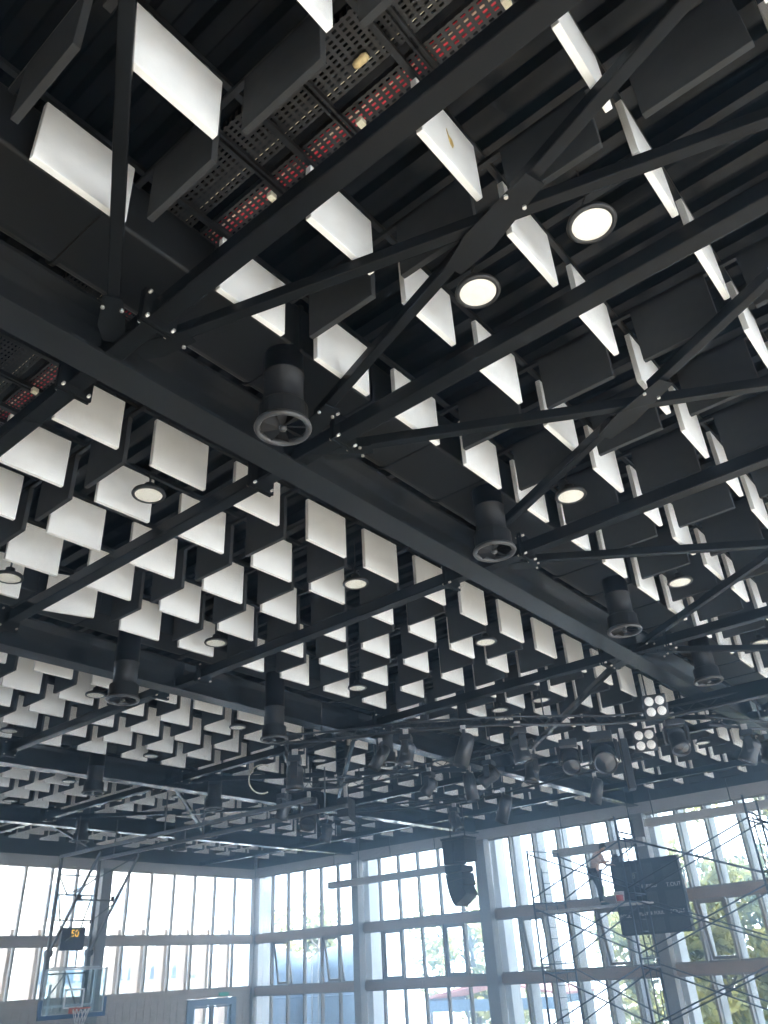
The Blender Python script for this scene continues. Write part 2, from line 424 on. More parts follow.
for (x, y, z, g, n) in fan_spots:
    lab = f'round black air diffuser with vanes beside the {g} girder, {ORD[n]} along it'
    if fan0 is None: fan0 = make_fan(lab, 'round air diffusers'); f = fan0
    else: f = dup(fan0, label=lab)
    f.location = (x, y, zz(z))

# ------------------------------------------------------------------ acoustic baffles
WW, WH, WT = .150*B, .565, .05
wp = D.objects.new('white_baffle', None)
mbp = MB().box(-WW/2, WW/2, -WT/2, WT/2, 0, WH); me_w = mbp.mesh('white_baffle', M['white'], .006)
mh = MB().box(-.02, .02, -.012, .012, WH, WH+.045)
me_wh = mh.mesh('hanger', M['rail'])
me_b = MB().box(-WT/2, WT/2, -WW/2, WW/2, 0, WH).mesh('black_baffle', M['black'], .006)
def span_of(x):
    n = 0
    for i, t in enumerate(TX):
        if x > t: n = i
    return n
cand = []
for bi in range(5):
    for ri, r in enumerate(ROWS[bi]):
        for k in KS:
            cand.append(('w', bi, ri, k, colc(k)*B, r*B))
    for ri, r in enumerate(BROWS[bi]):
        for k in GK:
            g = gapc(k)
            if g is not None: cand.append(('b', bi, ri, k, g*B, r*B))
TILT = {('w', 1, 4, 1): 0.32}                                       # one baffle hangs askew
def project_area(c):
    x, y = c[4], c[5]
    p = pix((x, y, zz(B)+WH/2))
    if p is None or not (-45 < p[0] < 813 and -45 < p[1] < 900): return 0
    v = Vector((x, y, B+WH/2)); d = v.length
    nrm = Vector((0,1,0)) if c[0] == 'w' else Vector((1,0,0))
    return (FPX/d)**2 * WW*WH*(abs(nrm.dot(v))/d + .08)
per_span = {}
for kind, cap in (('w', 300), ('b', 296)):
    cs = [c for c in cand if c[0] == kind]
    seen = sorted([c for c in cs if project_area(c) > 0], key=lambda c: -project_area(c))
    chosen = set((c[1], c[2], c[3]) for c in seen[:cap])
    cnt = {}
    rest = MB()
    for c in sorted(cs, key=lambda c: (c[1], c[2], c[3])):
        _, bi, ri, k, x, y = c
        sp = span_of(x); key = (bi, ri, sp); cnt[key] = cnt.get(key, 0) + 1
        if (bi, ri, k) in chosen:
            nm = 'white_baffle' if kind == 'w' else 'black_baffle'
            o = link(nm, me_w if kind == 'w' else me_b, None, (x, y, zz(B)))
            col = 'white' if kind == 'w' else 'black'
            where = f'{ORD[cnt[key]]} after {TNAME[sp]} cross beam' if x > TX[1] else f'{ORD[max(1, 1 - k if k < -1 else 1)]} outside first cross beam'
            tag(o, f'{col} baffle {BAYS[bi]}, {ORD[ri+1]} row, {where}', 'acoustic baffle', f'{col} ceiling baffles')
            if kind == 'w': link('hanger', me_wh, o, (-WW*.32, 0, 0)); link('hanger', me_wh, o, (WW*.32, 0, 0))
            if (kind, bi, ri, k) in TILT: o.rotation_euler = (0, 0, -TILT[(kind, bi, ri, k)])
            if kind == 'w' and bi == 0 and (ri, k) == (2, -1):
                p = MB().add([(-.02,-.029,.30),(.02,-.029,.28),(.035,-.029,.24),(.015,-.029,.19),(-.015,-.029,.22),(-.035,-.029,.35),
                              (-.02,-.024,.30),(.02,-.024,.28),(.035,-.024,.24),(.015,-.024,.19),(-.015,-.024,.22),(-.035,-.024,.35)],
                             [(0,1,2,3,4,5),(11,10,9,8,7,6)] + [(i,(i+1)%6,6+(i+1)%6,6+i) for i in range(6)])
                q = obj('torn_patch', p, M['brass'], o); q['label'] = 'gold coloured torn patch'
                o['label'] = 'white baffle with a gold torn patch, before the nearest girder'
        else:
            if kind == 'w': rest.box(x-WW/2, x+WW/2, y-WT/2, y+WT/2, zz(B), zz(B)+WH)
            else: rest.box(x-WT/2, x+WT/2, y-WW/2, y+WW/2, zz(B), zz(B)+WH)
    o = obj('far_white_baffles' if kind == 'w' else 'far_black_baffles', rest, M['white' if kind == 'w' else 'black'])
    tag(o, f'remaining {"white" if kind == "w" else "black"} baffles in the most distant rows under the roof', 'baffles', None, 'stuff')

# ------------------------------------------------------------------ high bay lamps
def make_lamp(label, group):
    r = empty('high_bay_lamp'); tag(r, label, 'lamp', group)
    obj('housing', MB().lathe([(.168,0),(.172,.012),(.168,.03),(.12,.05),(.06,.085),(.055,.13),(0,.135)], n=32), M['lamp_rim'], r)
    obj('rim', MB().lathe([(.141,.0),(.143,-.010),(.172,-.008),(.178,.004),(.168,.014),(.141,0)], n=40), M['lamp_rim'], r)
    le = obj('lens', MB().lathe([(0,-.010),(.05,-.010),(.055,-.0092),(.06,-.010),(.10,-.009),(.105,-.0082),(.11,-.009),(.142,-.004)], n=40), M['lens'], r)
    obj('hanger', MB().tube([(0,0,.13),(0,0,.20),(.0,.03,.24),(0,0,.28),(0,0,.60)], [.012,.012,.007,.007,.006], 6), M['cable'], r)
    return r
lamps = [(.884,.243),(.881,.457),(1.607,.667),(2.32,.669),(.883,1.392),(.875,2.02),(1.605,2.018),(1.6,1.377),(2.296,1.375),(2.335,2.022),
         (3.074,1.6),(3.062,1.805),(3.133,2.09),(1.62,2.76),(1.622,3.42),(2.346,2.758),(2.356,3.42),(2.348,4.148),(3.1,2.97),(4.49,1.402),
         (3.77,.68),(3.77,1.39),(3.07,3.42),(2.35,4.79),(3.08,4.15),(3.09,.66)]
lamp0 = None; cl = {}
for (lx, ly) in lamps:
    x, y = lx*B, ly*B; bi = sum(1 for g in GY[1:] if y > g[0]); sp = span_of(x); key = (bi, sp); cl[key] = cl.get(key, 0) + 1
    lab = f'round white high bay lamp {BAYS[bi]}, {ORD[cl[key]]} one after {TNAME[sp]} cross beam'
    if lamp0 is None: lamp0 = make_lamp(lab, 'round high bay lamps'); f = lamp0
    else: f = dup(lamp0, label=lab)
    f.location = (x, y, zz(B) + .0)

# ------------------------------------------------------------------ cable trays and what lies in them
def tray(x0, x1, y0, y1, z, label):
    mb = MB().box(x0, x1, y0, y1, z, z+.003).box(x0, x0+.003, y0, y1, z, z+.06).box(x1-.003, x1, y0, y1, z, z+.06)
    o = obj('cable_tray', mb, M['perf']); tag(o, label, 'cable tray', 'perforated cable trays')
    y = y0 + .3
    while y < y1 - .1:
        obj('cross_bracket', MB().box(x0-.05, x1+.05, y-.03, y-.012, z-.05, z-.004).box(x0-.05, x1+.05, y+.012, y+.03, z-.05, z-.004), M['rail'], o); y += .72
    return o
segs = [(-1.0, GY[1][0]-.74, 'before the nearest girder'), (GY[1][1]-.10, GY[2][0]-.74, 'between nearest and second girders')]
for y0, y1, nm in segs:
    zt = zz(5.22)
    tray(2.535, 2.80, y0, y1, zt, f'narrow perforated tray with red cables inside, {nm}')
    tray(2.06, 2.45, y0, y1, zt, f'wide black perforated cable tray beside the red one, {nm}')
    for j, (cx, mt, cn) in enumerate(((2.590, 'redcable', 'red'), (2.645, 'redcable', 'red'), (2.617, 'cream', 'cream'), (2.685, 'redcable', 'red'))):
        pts = []; n = 14
        for i in range(n+1): pts.append((cx + .006*math.sin(i*1.7+j), y0+.02+(y1-y0-.04)*i/n, zt+.018))
        tag(obj('cable', MB().tube(pts, .015, 6), M[mt]), f'{cn} cable lying in the narrow perforated tray, {["outer","middle","pale","inner"][j]} one, {nm}', 'cable', 'cables in the trays')
    pts = [(2.38, y0+.02+(y1-y0-.04)*i/10, zt+.018) for i in range(11)]
    tag(obj('cable', MB().tube(pts, .010, 6), M['cream']), f'cream cable lying along the edge of the wide tray, {nm}', 'cable', 'cables in the trays')
mbt = MB().lathe([(0,-.06),(.02,-.055),(.03,-.03),(.028,0),(.032,.03),(.022,.06),(0,.065)], n=12, rot=Matrix.Rotation(PI/2, 3, 'X'))
tag(obj('foam_lump', mbt, M['tan'], None, (2.335, 1.80, zz(5.19)), 0), 'small tan lump of foam stuck under the wide perforated tray', 'foam')
for k, (x, y) in enumerate(((2.62, .86), (2.62, 2.05), (2.62, 2.95), (2.6, 5.6), (2.6, 6.3))):
    tag(obj('paper_tag', MB().box(-.03, .03, -.025, .025, 0, .05), M['cream'], None, (x, y, zz(5.085)), .004),
        f'small pale tag hanging under the red cable tray, {ORD[k+1]} from the near end', 'tag', 'pale tags under the tray')

# ------------------------------------------------------------------ end wall (behind the hoop)
mb = MB().box(X_OUT, 22.55, YW, YW+.25, 0, 3.18).box(25.0, XW+.25, YW, YW+.25, 0, 3.18).box(22.55, 25.0, YW, YW+.25, 2.95, 3.18)
x = X_OUT + .2
while x < XW:
    if not 22.4 < x < 25.1: mb.box(x-.012, x+.012, YW-.012, YW, .1, 3.0)
    x += .30
struct(obj('wall_back', mb, M['panelwall']))
struct(obj('wall_back_upper', MB().box(X_OUT, XW+.25, YW, YW+.25, 7.70, 9.15), M['darkwall']))
struct(obj('trim_1', MB().box(X_OUT, XW, YW-.10, YW+.16, 7.37, 7.70), M['fascia']))
struct(obj('trim_2', MB().box(X_OUT, XW, YW-.06, YW+.14, 4.85, 5.12), M['glarerail']))
struct(obj('trim_3', MB().box(X_OUT, XW, YW-.03, YW+.14, 3.12, 3.24), M['glarerail']))
def wcol(x0, x1, y0, y1, z1): return struct(obj('column', MB().box(x0, x1, y0, y1, 0, z1), M['column'], bevel=.01))
wcol(18.05, 18.46, YW-.32, YW+.1, 7.37); wcol(11.6, 12.0, YW-.32, YW+.1, 7.37); wcol(5.2, 5.6, YW-.32, YW+.1, 7.37)
wcol(XW-.14, XW+.14, YW-.14, YW+.14, 9.1)
wn = 0
def end_window(x0, x1, ms):
    global wn; wn += 1
    mb = MB()
    for m in ms: mb.box(m-.035, m+.035, YW-.02, YW+.12, 3.24, 7.37)
    for a, b in ((3.24, 4.85), (5.12, 7.37)):
        mb.box(x0, x1, YW, YW+.10, a, a+.05).box(x0, x1, YW, YW+.10, b-.05, b)
    w = struct(obj(f'window_{wn}', mb, M['glaremullion']))
    for a, b in ((3.27, 4.82), (5.15, 7.34)): obj('glass_pane', MB().box(x0+.02, x1-.02, YW+.05, YW+.062, a, b), M['glass'], w)
end_window(18.46, 25.76, [24.75, 23.65, 22.60, 21.55, 20.47, 19.40, 18.50])
end_window(12.0, 18.05, [17.2, 16.2, 15.2, 14.15, 13.1])
end_window(5.6, 11.6, [10.6, 9.6, 8.6, 7.6, 6.6])
end_window(X_OUT, 5.2, [4.2, 3.2, 2.2, 1.2, .2, -.8, -1.8, -2.8, -3.8, -4.8, -5.8, -6.8])
# glazed double door under the window band
d = struct(obj('door_1', MB().box(22.55, 22.85, YW-.05, YW+.2, 0, 2.93).box(24.74, 25.0, YW-.05, YW+.2, 0, 2.93).box(22.85, 24.74, YW-.05, YW+.2, 2.69, 2.93)
             .box(22.62, 24.94, YW-.065, YW-.05, 2.76, 2.80), M['doorblue'], bevel=.004))
for a, b in ((22.86, 23.73), (23.86, 24.73)):
    lf = obj('door_leaf', MB().box(a, a+.05, YW, YW+.06, .02, 2.68).box(b-.05, b, YW, YW+.06, .02, 2.68).box(a, b, YW, YW+.06, .02, .16).box(a, b, YW, YW+.06, 2.62, 2.68), M['doorblue'], d)
    obj('glass_pane', MB().box(a+.04, b-.04, YW+.025, YW+.035, .15, 2.63), M['glass'], lf)
obj('meeting_stile', MB().box(23.73, 23.86, YW-.01, YW+.08, 0, 2.69), M['column'], d)
e = obj('exit_sign', MB().box(24.08, 24.54, YW-.10, YW-.012, 2.98, 3.11), M['exit'], bevel=.01); tag(e, 'small green exit sign above the glazed double door', 'sign')
obj('sign_bracket', MB().box(24.2, 24.42, YW-.07, YW, 3.10, 3.13), M['column'], e)

# ------------------------------------------------------------------ long window wall
struct(obj('trim_4', MB().box(XW-.10, XW+.16, Y_OUT, YW, 7.40, 7.74), M['fascia']))
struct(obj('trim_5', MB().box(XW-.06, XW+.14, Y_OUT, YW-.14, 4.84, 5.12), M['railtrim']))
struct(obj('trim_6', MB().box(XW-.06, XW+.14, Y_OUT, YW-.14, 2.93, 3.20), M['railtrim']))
struct(obj('wall_right', MB().box(XW, XW+.25, Y_OUT, YW+.25, 7.74, 9.15), M['darkwall']))
for yc, w in ((22.70, .33), (16.70, .45), (10.68, .45), (4.60, .45), (-1.45, .45)):
    wcol(XW-.30, XW+.06, yc-w/2, yc+w/2, 7.40)
def side_window(y0, y1, ms, opening):
    global wn; wn += 1
    mb = MB()
    for m in ms: mb.box(XW-.03, XW+.12, m-.035, m+.035, 0, 7.40)
    for a, b in ((.02, 2.93), (3.20, 4.84), (5.12, 7.40)):
        mb.box(XW, XW+.10, y0, y1, a, a+.05).box(XW, XW+.10, y0, y1, b-.05, b)
    w = struct(obj(f'window_{wn}', mb, M['mullion']))
    edges = [y0] + sorted(ms) + [y1]
    n = len(edges) - 1
    sash_i = (n-2, 1)
    for a, b in ((.05, 2.90), (5.15, 7.37)): obj('glass_pane', MB().box(XW+.05, XW+.062, y0+.02, y1-.02, a, b), M['glass'], w)
    for i in range(n):
        a, b = edges[i], edges[i+1]
        if i in sash_i:
            a += .045; b -= .045; s = MB(); t = .085; h0, h1 = -1.56, 0.0
            s.box(-.03, .03, a, a+t, h0, h1).box(-.03, .03, b-t, b, h0, h1).box(-.03, .03, a, b, h0, h0+t).box(-.03, .03, a, b, h1-t, h1)
            so = obj('sash', s, M['mullion'], w, (XW+.06, 0, 4.80))
            g = obj('glass_pane', MB().box(-.006, .006, a+t-.02, b-t+.02, h0+t-.02, h1-t+.02), M['glass'], so)
            if opening: so.rotation_euler = (0, -math.radians(11), 0)
        else: obj('glass_pane', MB().box(XW+.05, XW+.062, a+.03, b-.03, 3.24, 4.80), M['glass'], w)
side_window(22.87, YW-.16, [27.70, 26.74, 25.78, 24.81, 23.86], True)
side_window(16.92, 22.53, [21.64, 20.68, 19.73, 18.76, 17.83], False)
side_window(10.91, 16.47, [15.58, 14.63, 13.70, 12.74, 11.80], True)
side_window(4.83, 10.45, [9.50, 8.60, 7.63, 6.67, 5.72], True)
side_window(-1.22, 4.37, [3.45, 2.5, 1.55, .6, -.3], False)
side_window(Y_OUT, -1.68, [-2.6, -3.6, -4.6, -5.6, -6.6, -7.6, -8.6], False)
# outside: fins and columns in front of the glass
f0 = None
for j, y in enumerate([15.58, 14.63, 13.70, 12.74, 11.80, 9.50, 8.60, 7.63, 6.67, 5.72, 3.45, 2.5, 1.55]):
    lab = f'pale concrete fin outside the long window wall, {ORD[min(j+1, 16)]} one towards the trees'
    if f0 is None: f0 = obj('facade_fin', MB().box(0, .52, -.055, .055, 0, 7.9), M['concrete'], None, (XW+.2, y, 0)); f = f0
    else: f = dup(f0, (XW+.2, y, 0))
    tag(f, lab, 'fin', 'concrete fins outside')
for j, (y, x) in enumerate(((29.1, 26.5), (22.95, 26.5), (16.80, 26.5), (10.72, 26.5), (4.6, 26.5))):
    o = obj('concrete_column', MB().box(x, x+.62, y-.24, y+.24, 0, 8.4), M['concrete'], bevel=.02)
    tag(o, f'pale blue grey concrete column outside the glass, {["at the room corner", "beside the tanks", "left of the scaffold", "behind the scoreboard", "beyond the scaffold"][j]}', 'column', 'concrete columns outside')
f1 = None
for j, x in enumerate([24.75, 23.65, 22.60, 21.55, 20.47, 19.40, 17.2, 16.2, 15.2, 14.15, 13.1]):
    if f1 is None: f1 = obj('timber_fin', MB().box(-.07, .07, 0, .50, 0, 5.38), M['woodfin'], None, (x, YW+.28, 0)); f = f1
    else: f = dup(f1, (x, YW+.28, 0))
    tag(f, f'pinkish timber fin outside the end wall windows, {ORD[j+1]} from the room corner', 'fin', 'timber fins outside the end wall')

# ------------------------------------------------------------------ basketball hoop hung from the roof
HX0, HX1, HY = 12.74, 13.95, 22.3
hp = empty('basketball_hoop', (13.55, HY, 6.7)); tag(hp, 'glass basketball backboard with orange rim on a folding roof frame', 'basketball hoop')
def hobj(n, mb, m, par=None, **k):
    o = obj(n, mb, m, par or hp, **k)
    if par is None: o.location = (-13.55, -HY, -6.7)
    return o
ZR = 6.70
for x in (HX0, HX1):
    hobj('mast', MB().bar((x, HY, 3.0), (x, HY, ZR), .075).bar((x, HY, 4.35), (x, HY, 3.0), .11), M['hoopsteel'])
    hobj('stay', MB().bar((x, HY-.03, 4.35), (x, 20.35, ZR-.05), .055), M['hoopsteel'])
    hobj('knuckle', MB().tube([(x-.09, HY-.02, 4.34), (x+.09, HY-.02, 4.34)], .085, 12), M['hoopsteel'])
    hobj('suspension_rail', MB().box(x-.04, x+.04, 12.5, HY+.05, ZR, ZR+.08), M['hoopsteel'])
    for y in (13.2, 17.6, 21.6): hobj('hanger', MB().tube([(x, y, ZR+.08), (x, y, zz(S)+.02)], .02, 6), M['hoopsteel'])
for z in (6.27, 5.77, 5.14, 4.0, 3.86): hobj('crossbar', MB().bar((HX0, HY, z), (HX1, HY, z), .035), M['hoopsteel'])
hobj('crossbar', MB().bar((HX0, 21.26, 5.55), (HX1, 21.26, 5.55), .045).tube([(HX0+.1,21.26,5.55),(HX0+.1,21.26,5.66)],.05,8).tube([(HX1-.1,21.26,5.55),(HX1-.1,21.26,5.66)],.05,8), M['hoopsteel'])
for (a, b) in (((HX0, HY, 6.27), (HX0+.32, HY, 5.77)), ((HX1, HY, 6.27), (HX0+.5, HY, 5.77)), ((HX0+.08, HY, 5.77), (13.0, HY, 4.9)), ((HX1-.1, HY, 5.77), (13.6, HY, 4.9)),
               ((HX1, 21.3, 5.5), (13.0, HY, 4.5)), ((HX0, 21.5, 5.75), (HX1, 20.5, 6.6)),
               ((13.3, HY-.05, 3.86), (12.85, HY-.05, 3.3)), ((13.35, HY-.05, 3.86), (13.75, HY-.05, 3.05)), ((13.0, HY, 4.42), (13.0, HY, 4.0)), ((13.6, HY, 4.42), (13.6, HY, 4.0)), ((13.33, HY-.02, 3.86), (13.3, HY-.02, 3.0))):
    hobj('strut', MB().bar(a, b, .028), M['hoopsteel'])
by = HY - .20
bb = hobj('backboard', MB().box(12.66, 14.46, by-.006, by+.006, 2.92, 3.95), M['boardglass'])
fr = MB().box(12.64, 14.48, by-.02, by+.02, 3.93, 3.97).box(12.64, 12.685, by-.02, by+.02, 2.90, 3.95).box(14.435, 14.48, by-.02, by+.02, 2.90, 3.95).box(12.64, 14.48, by-.02, by+.02, 2.90, 2.94)
obj('frame', fr, M['framewhite'], bb)
tq = MB()
for a in ((13.26, 13.31, 3.05, 3.50), (13.80, 13.85, 3.05, 3.50), (13.26, 13.85, 3.46, 3.50), (13.26, 13.85, 3.05, 3.09)): tq.box(a[0], a[1], by-.012, by-.006, a[2], a[3])
obj('target_square', tq, M['whitepaint'], bb)
obj('padding', MB().box(12.58, 14.54, by-.04, by+.04, 2.83, 2.93).box(12.58, 12.66, by-.04, by+.04, 2.93, 3.28).box(14.46, 14.54, by-.04, by+.04, 2.93, 3.28), M['padblue'], bb, bevel=.01)['label'] = 'blue edge padding'
hobj('support_frame', MB().bar((12.9, HY-.08, 3.62), (12.9, HY-.08, 2.95), .05).bar((14.2, HY-.08, 3.95), (14.2, HY-.08, 2.95), .06).bar((12.8, HY-.08, 3.12), (14.2, HY-.08, 3.12), .06).bar((12.8, HY-.08, 4.0), (14.3, HY-.08, 4.0), .035), M['framewhite'])
ring = []
for k in range(25): a = 2*PI*k/24; ring.append((13.56+.225*math.cos(a), by-.40+.225*math.sin(a), 3.05))
rm = hobj('rim', MB().tube(ring, .014, 8, False).box(13.47, 13.65, by-.18, by-.01, 2.98, 3.055).box(13.44, 13.68, by-.025, by-.006, 2.92, 3.07), M['rim'])
rm['label'] = 'orange red rim'
nt_ = MB()
for k in range(12):
    for sgn in (1, -1):
        pts = []
        for i in range(9):
            t = i/8; a = 2*PI*(k + sgn*t*1.5)/12; rr = .22 - .11*min(1, t*1.25) + .02*max(0, t-.8)
            pts.append((13.56+rr*math.cos(a), by-.40+rr*math.sin(a), 3.04-.43*t))
        nt_.tube(pts, .0075, 4, False)
hobj('net', nt_, M['net'])
cl = hobj('shot_clock', MB().box(12.97, 13.68, HY-.16, HY-.04, 4.40, 4.95), M['board'], bevel=.01); cl['label'] = 'dark shot clock with amber digits'
def text(name, body, size, loc, rot, m, parent=None, align='CENTER', ext=.004):
    c = D.curves.new(name, 'FONT'); c.body = body; c.size = size; c.align_x = align; c.align_y = 'CENTER'; c.extrude = ext; c.materials.append(m)
    o = D.objects.new(name, c); COL.objects.link(o)
    dg = bpy.context.evaluated_depsgraph_get(); me = D.meshes.new_from_object(o.evaluated_get(dg)); me.name = name
    D.objects.remove(o); D.curves.remove(c)
    if not me.materials: me.materials.append(m)
    q = D.objects.new(name, me); COL.objects.link(q)
    q.location = loc; q.rotation_euler = rot
    if parent: q.parent = parent
    return q
text('digits', '50', .25, (13.36, HY-.166, 4.80), (PI/2, 0, 0), M['digits'], cl)

# ------------------------------------------------------------------ scoreboard on the column
SX = 24.9; sy0, sy1, sz0, sz1 = 9.36, 11.50, 4.0, 6.0
sb = obj('scoreboard', MB().box(SX, SX+.22, sy0, sy1, sz0, sz1), M['score'], bevel=.012)
tag(sb, 'dark rectangular scoreboard with white lettering hung before the window column', 'scoreboard')
def spt(u, v): return sy1 - u*(sy1-sy0), sz1 - v*(sz1-sz0)
for (u0, u1, v0, v1) in ((.05,.30,.08,.30), (.36,.62,.06,.30), (.76,.97,.10,.33), (.05,.28,.46,.66), (.34,.62,.45,.66), (.74,.98,.46,.68), (.05,.28,.80,.97), (.32,.64,.80,.97), (.72,.98,.80,.97)):
    a, za = spt(u0, v0); b, zb_ = spt(u1, v1)
    obj('display_panel', MB().box(SX-.012, SX+.001, b, a, zb_, za), M['scorepanel'], sb, bevel=.003)
for body, u, v, sz_ in (('PERIOD', .53, .375, .14), ('T.OUT', .88, .385, .155), ('FOULS', .12, .745, .14), ('PLAYER FOUL', .49, .735, .125), ('FOULS', .86, .735, .15)):
    y, z = spt(u, v); text('lettering', body, sz_, (SX-.006, y, z), (PI/2, 0, -PI/2), M['lettering'], sb)
y, z = spt(.33, .22); text('digit', '8', .22, (SX-.014, y, z), (PI/2, 0, -PI/2), M['dimdigit'], sb)
obj('wall_bracket', MB().box(SX+.22, XW-.31, 10.4, 10.9, 5.4, 5.6).box(SX+.22, XW-.31, 10.4, 10.9, 4.3, 4.5), M['column'], sb)
hn = obj('signal_horn', MB().box(SX+.0, SX+.2, 11.17, 11.42, 6.0, 6.16).tube([(SX+.1,11.29,6.16),(SX+.1,11.29,6.24)], .07, 12), M['speaker'], bevel=0)
tag(hn, 'small dark signal horn standing on top of the scoreboard', 'horn')

# ------------------------------------------------------------------ scaffold
sc = empty('scaffold', (23.7, 10.0, 0)); tag(sc, 'blue grey tube scaffold with cross braces in front of the long windows', 'scaffold')
def sobj(n, mb, m=M['scaf'], par=None):
    o = obj(n, mb, m, par or sc)
    if par is None: o.location = (-23.7, -10.0, 0)
    return o
FR = [((23.0, 13.25), (24.55, 13.03), 6.46), ((23.0, 10.22), (24.25, 10.25), 7.02), ((23.0, 6.52), (24.25, 6.55), 7.02), ((23.0, 3.1), (24.25, 3.1), 7.02)]
LV = [.2, 1.8, 3.4, 5.0, 6.6]
for (a, b, top) in FR:
    A = Vector((*a, 0)); Bv = Vector((*b, 0)); ax = (Bv - A)
    sobj('post', MB().tube([A, A+Vector((0,0,top))], .030, 8)); sobj('post', MB().tube([Bv, Bv+Vector((0,0,top))], .030, 8))
    for z in LV:
        if z > top: continue
        for dz in (0, -.22): sobj('ledger', MB().tube([A+Vector((0,0,z+dz)), Bv+Vector((0,0,z+dz))], .024, 6))
    if top < 6.6: sobj('ledger', MB().tube([A+Vector((0,0,top-.02)), Bv+Vector((0,0,top-.02))], .018, 6))
    mb = MB(); p = A + ax*.38; q = A + ax*.72
    mb.tube([p+Vector((0,0,.2)), p+Vector((0,0,top-.5))], .02, 6).tube([q+Vector((0,0,.2)), q+Vector((0,0,top-.5))], .015, 6); z = .45
    while z < top - .55: mb.tube([p+Vector((0,0,z)), q+Vector((0,0,z))], .012, 6); z += .30
    sobj('ladder', mb)
    for P_ in (A, Bv):
        sobj('base_plate', MB().box(P_.x-.08, P_.x+.08, P_.y-.08, P_.y+.08, 0, .012))
        m_ = MB()
        for z in LV[1:]:
            if z < top: m_.tube([P_+Vector((0,0,z-.08)), P_+Vector((0,0,z+.08))], .034, 8)
        sobj('coupler', m_)
for i in range(3):
    for s_ in (0, 1):
        P_ = Vector((*FR[i][s_], 0)); Q_ = Vector((*FR[i+1][s_], 0))
        for j in range(4):
            z0, z1 = LV[j]+.12, LV[j+1]-.15
            if j == 3 and i == 0: z1 = 6.35
            sobj('cross_brace', MB().tube([P_+Vector((0,0,z0)), Q_+Vector((0,0,z1))], .022, 6).tube([P_+Vector((.02,0,z1)), Q_+Vector((.02,0,z0))], .022, 6))
for k in range(3):
    x0 = 23.42 + k*.28
    pk = obj('scaffold_plank', MB().box(x0, x0+.25, 10.05, 13.35, 5.015-.27, 5.015-.225), M['plank'], bevel=.004)
    pk.location = (0, 0, 0); tag(pk, f'grey scaffold plank carrying the worker, {["nearest the court", "middle", "nearest the glass"][k]} of three', 'plank', 'scaffold planks')
PZ = 5.015 - .225
bk = obj('bucket', MB().lathe([(0,0),(.115,0),(.145,.30),(.15,.30),(.15,.31),(.135,.31),(.11,.02),(0,.02)], n=24), M['bucketw'], None, (23.72, 10.82, PZ)); tag(bk, 'white bucket with a red label on the scaffold planks', 'bucket')
lb = MB(); n = 12
for k in range(n):
    a0 = PI*.88 + k*PI*.5/n; a1 = PI*.88 + (k+1)*PI*.5/n
    lb.add([(.129*math.cos(a0), .129*math.sin(a0), .07), (.129*math.cos(a1), .129*math.sin(a1), .07), (.142*math.cos(a1), .142*math.sin(a1), .22), (.142*math.cos(a0), .142*math.sin(a0), .22),
            (.120*math.cos(a0), .120*math.sin(a0), .07), (.120*math.cos(a1), .120*math.sin(a1), .07), (.135*math.cos(a1), .135*math.sin(a1), .22), (.135*math.cos(a0), .135*math.sin(a0), .22)], [(0,1,2,3),(7,6,5,4),(3,2,6,7),(0,4,5,1)])
obj('label_patch', lb, M['bucketr'], bk)['label'] = 'red label'
hd = [(.148*math.cos(PI*k/10), 0, .29+.0*k - .10*math.sin(PI*k/10)) for k in range(11)]
obj('handle', MB().tube([(a, -.152*math.sin(PI*k/10), c) for k, (a, b, c) in enumerate(hd)], .004, 5), M['cable'], bk)

# ------------------------------------------------------------------ the worker
def skin(name, verts, edges, radii, m, root=0, sub=2, parent=None):
    me = D.meshes.new(name); me.from_pydata([Vector(v) for v in verts], edges, []); o = D.objects.new(name, me); COL.objects.link(o)
    md = o.modifiers.new('s', 'SKIN'); sk = me.skin_vertices[0].data
    for i, r in enumerate(radii):
        r = r if isinstance(r, tuple) else (r, r); sk[i].radius = r; sk[i].use_root = (i == root)
    md.use_smooth_shade = True
    sd = o.modifiers.new('d', 'SUBSURF'); sd.levels = sub; sd.render_levels = sub
    dg = bpy.context.evaluated_depsgraph_get(); me2 = D.meshes.new_from_object(o.evaluated_get(dg)); me2.name = name
    D.objects.remove(o); me2.materials.clear(); me2.materials.append(m)
    for p in me2.polygons: p.use_smooth = True
    q = D.objects.new(name, me2); COL.objects.link(q)
    if parent: q.parent = parent
    return q
# local frame: +x is the way the worker faces (towards the scoreboard), +y to his side, z up from the planks
V = [(0,0,.90), (.03,0,1.08), (.09,0,1.25), (.17,0,1.37), (.25,0,1.43), (.31,0,1.46), (.37,0,1.475), (.385,0,1.53), (.40,0,1.59),      # 0-8 pelvis to crown
     (.0,.10,.86), (.06,.12,.47), (-.01,.13,.09), (.12,.14,.035), (.0,-.10,.86), (.10,-.11,.48), (.12,-.12,.09), (.26,-.13,.035),          # legs
     (.19,.19,1.36), (.26,.23,1.11), (.44,.15,1.06), (.51,.13,1.07), (.19,-.19,1.36), (.30,-.22,1.12), (.49,-.14,1.13), (.56,-.12,1.15)]
Ed = [(0,1),(1,2),(2,3),(3,4),(4,5),(5,6),(6,7),(7,8),(0,9),(9,10),(10,11),(11,12),(0,13),(13,14),(14,15),(15,16),(3,17),(17,18),(18,19),(19,20),(3,21),(21,22),(22,23),(23,24)]
Rd = [(.12,.15),(.115,.14),(.12,.155),(.10,.14),.058,.052,.082,.095,.075, .088,.058,.042,.04, .088,.058,.042,.04, .058,.043,.032,.030, .058,.043,.032,.030]
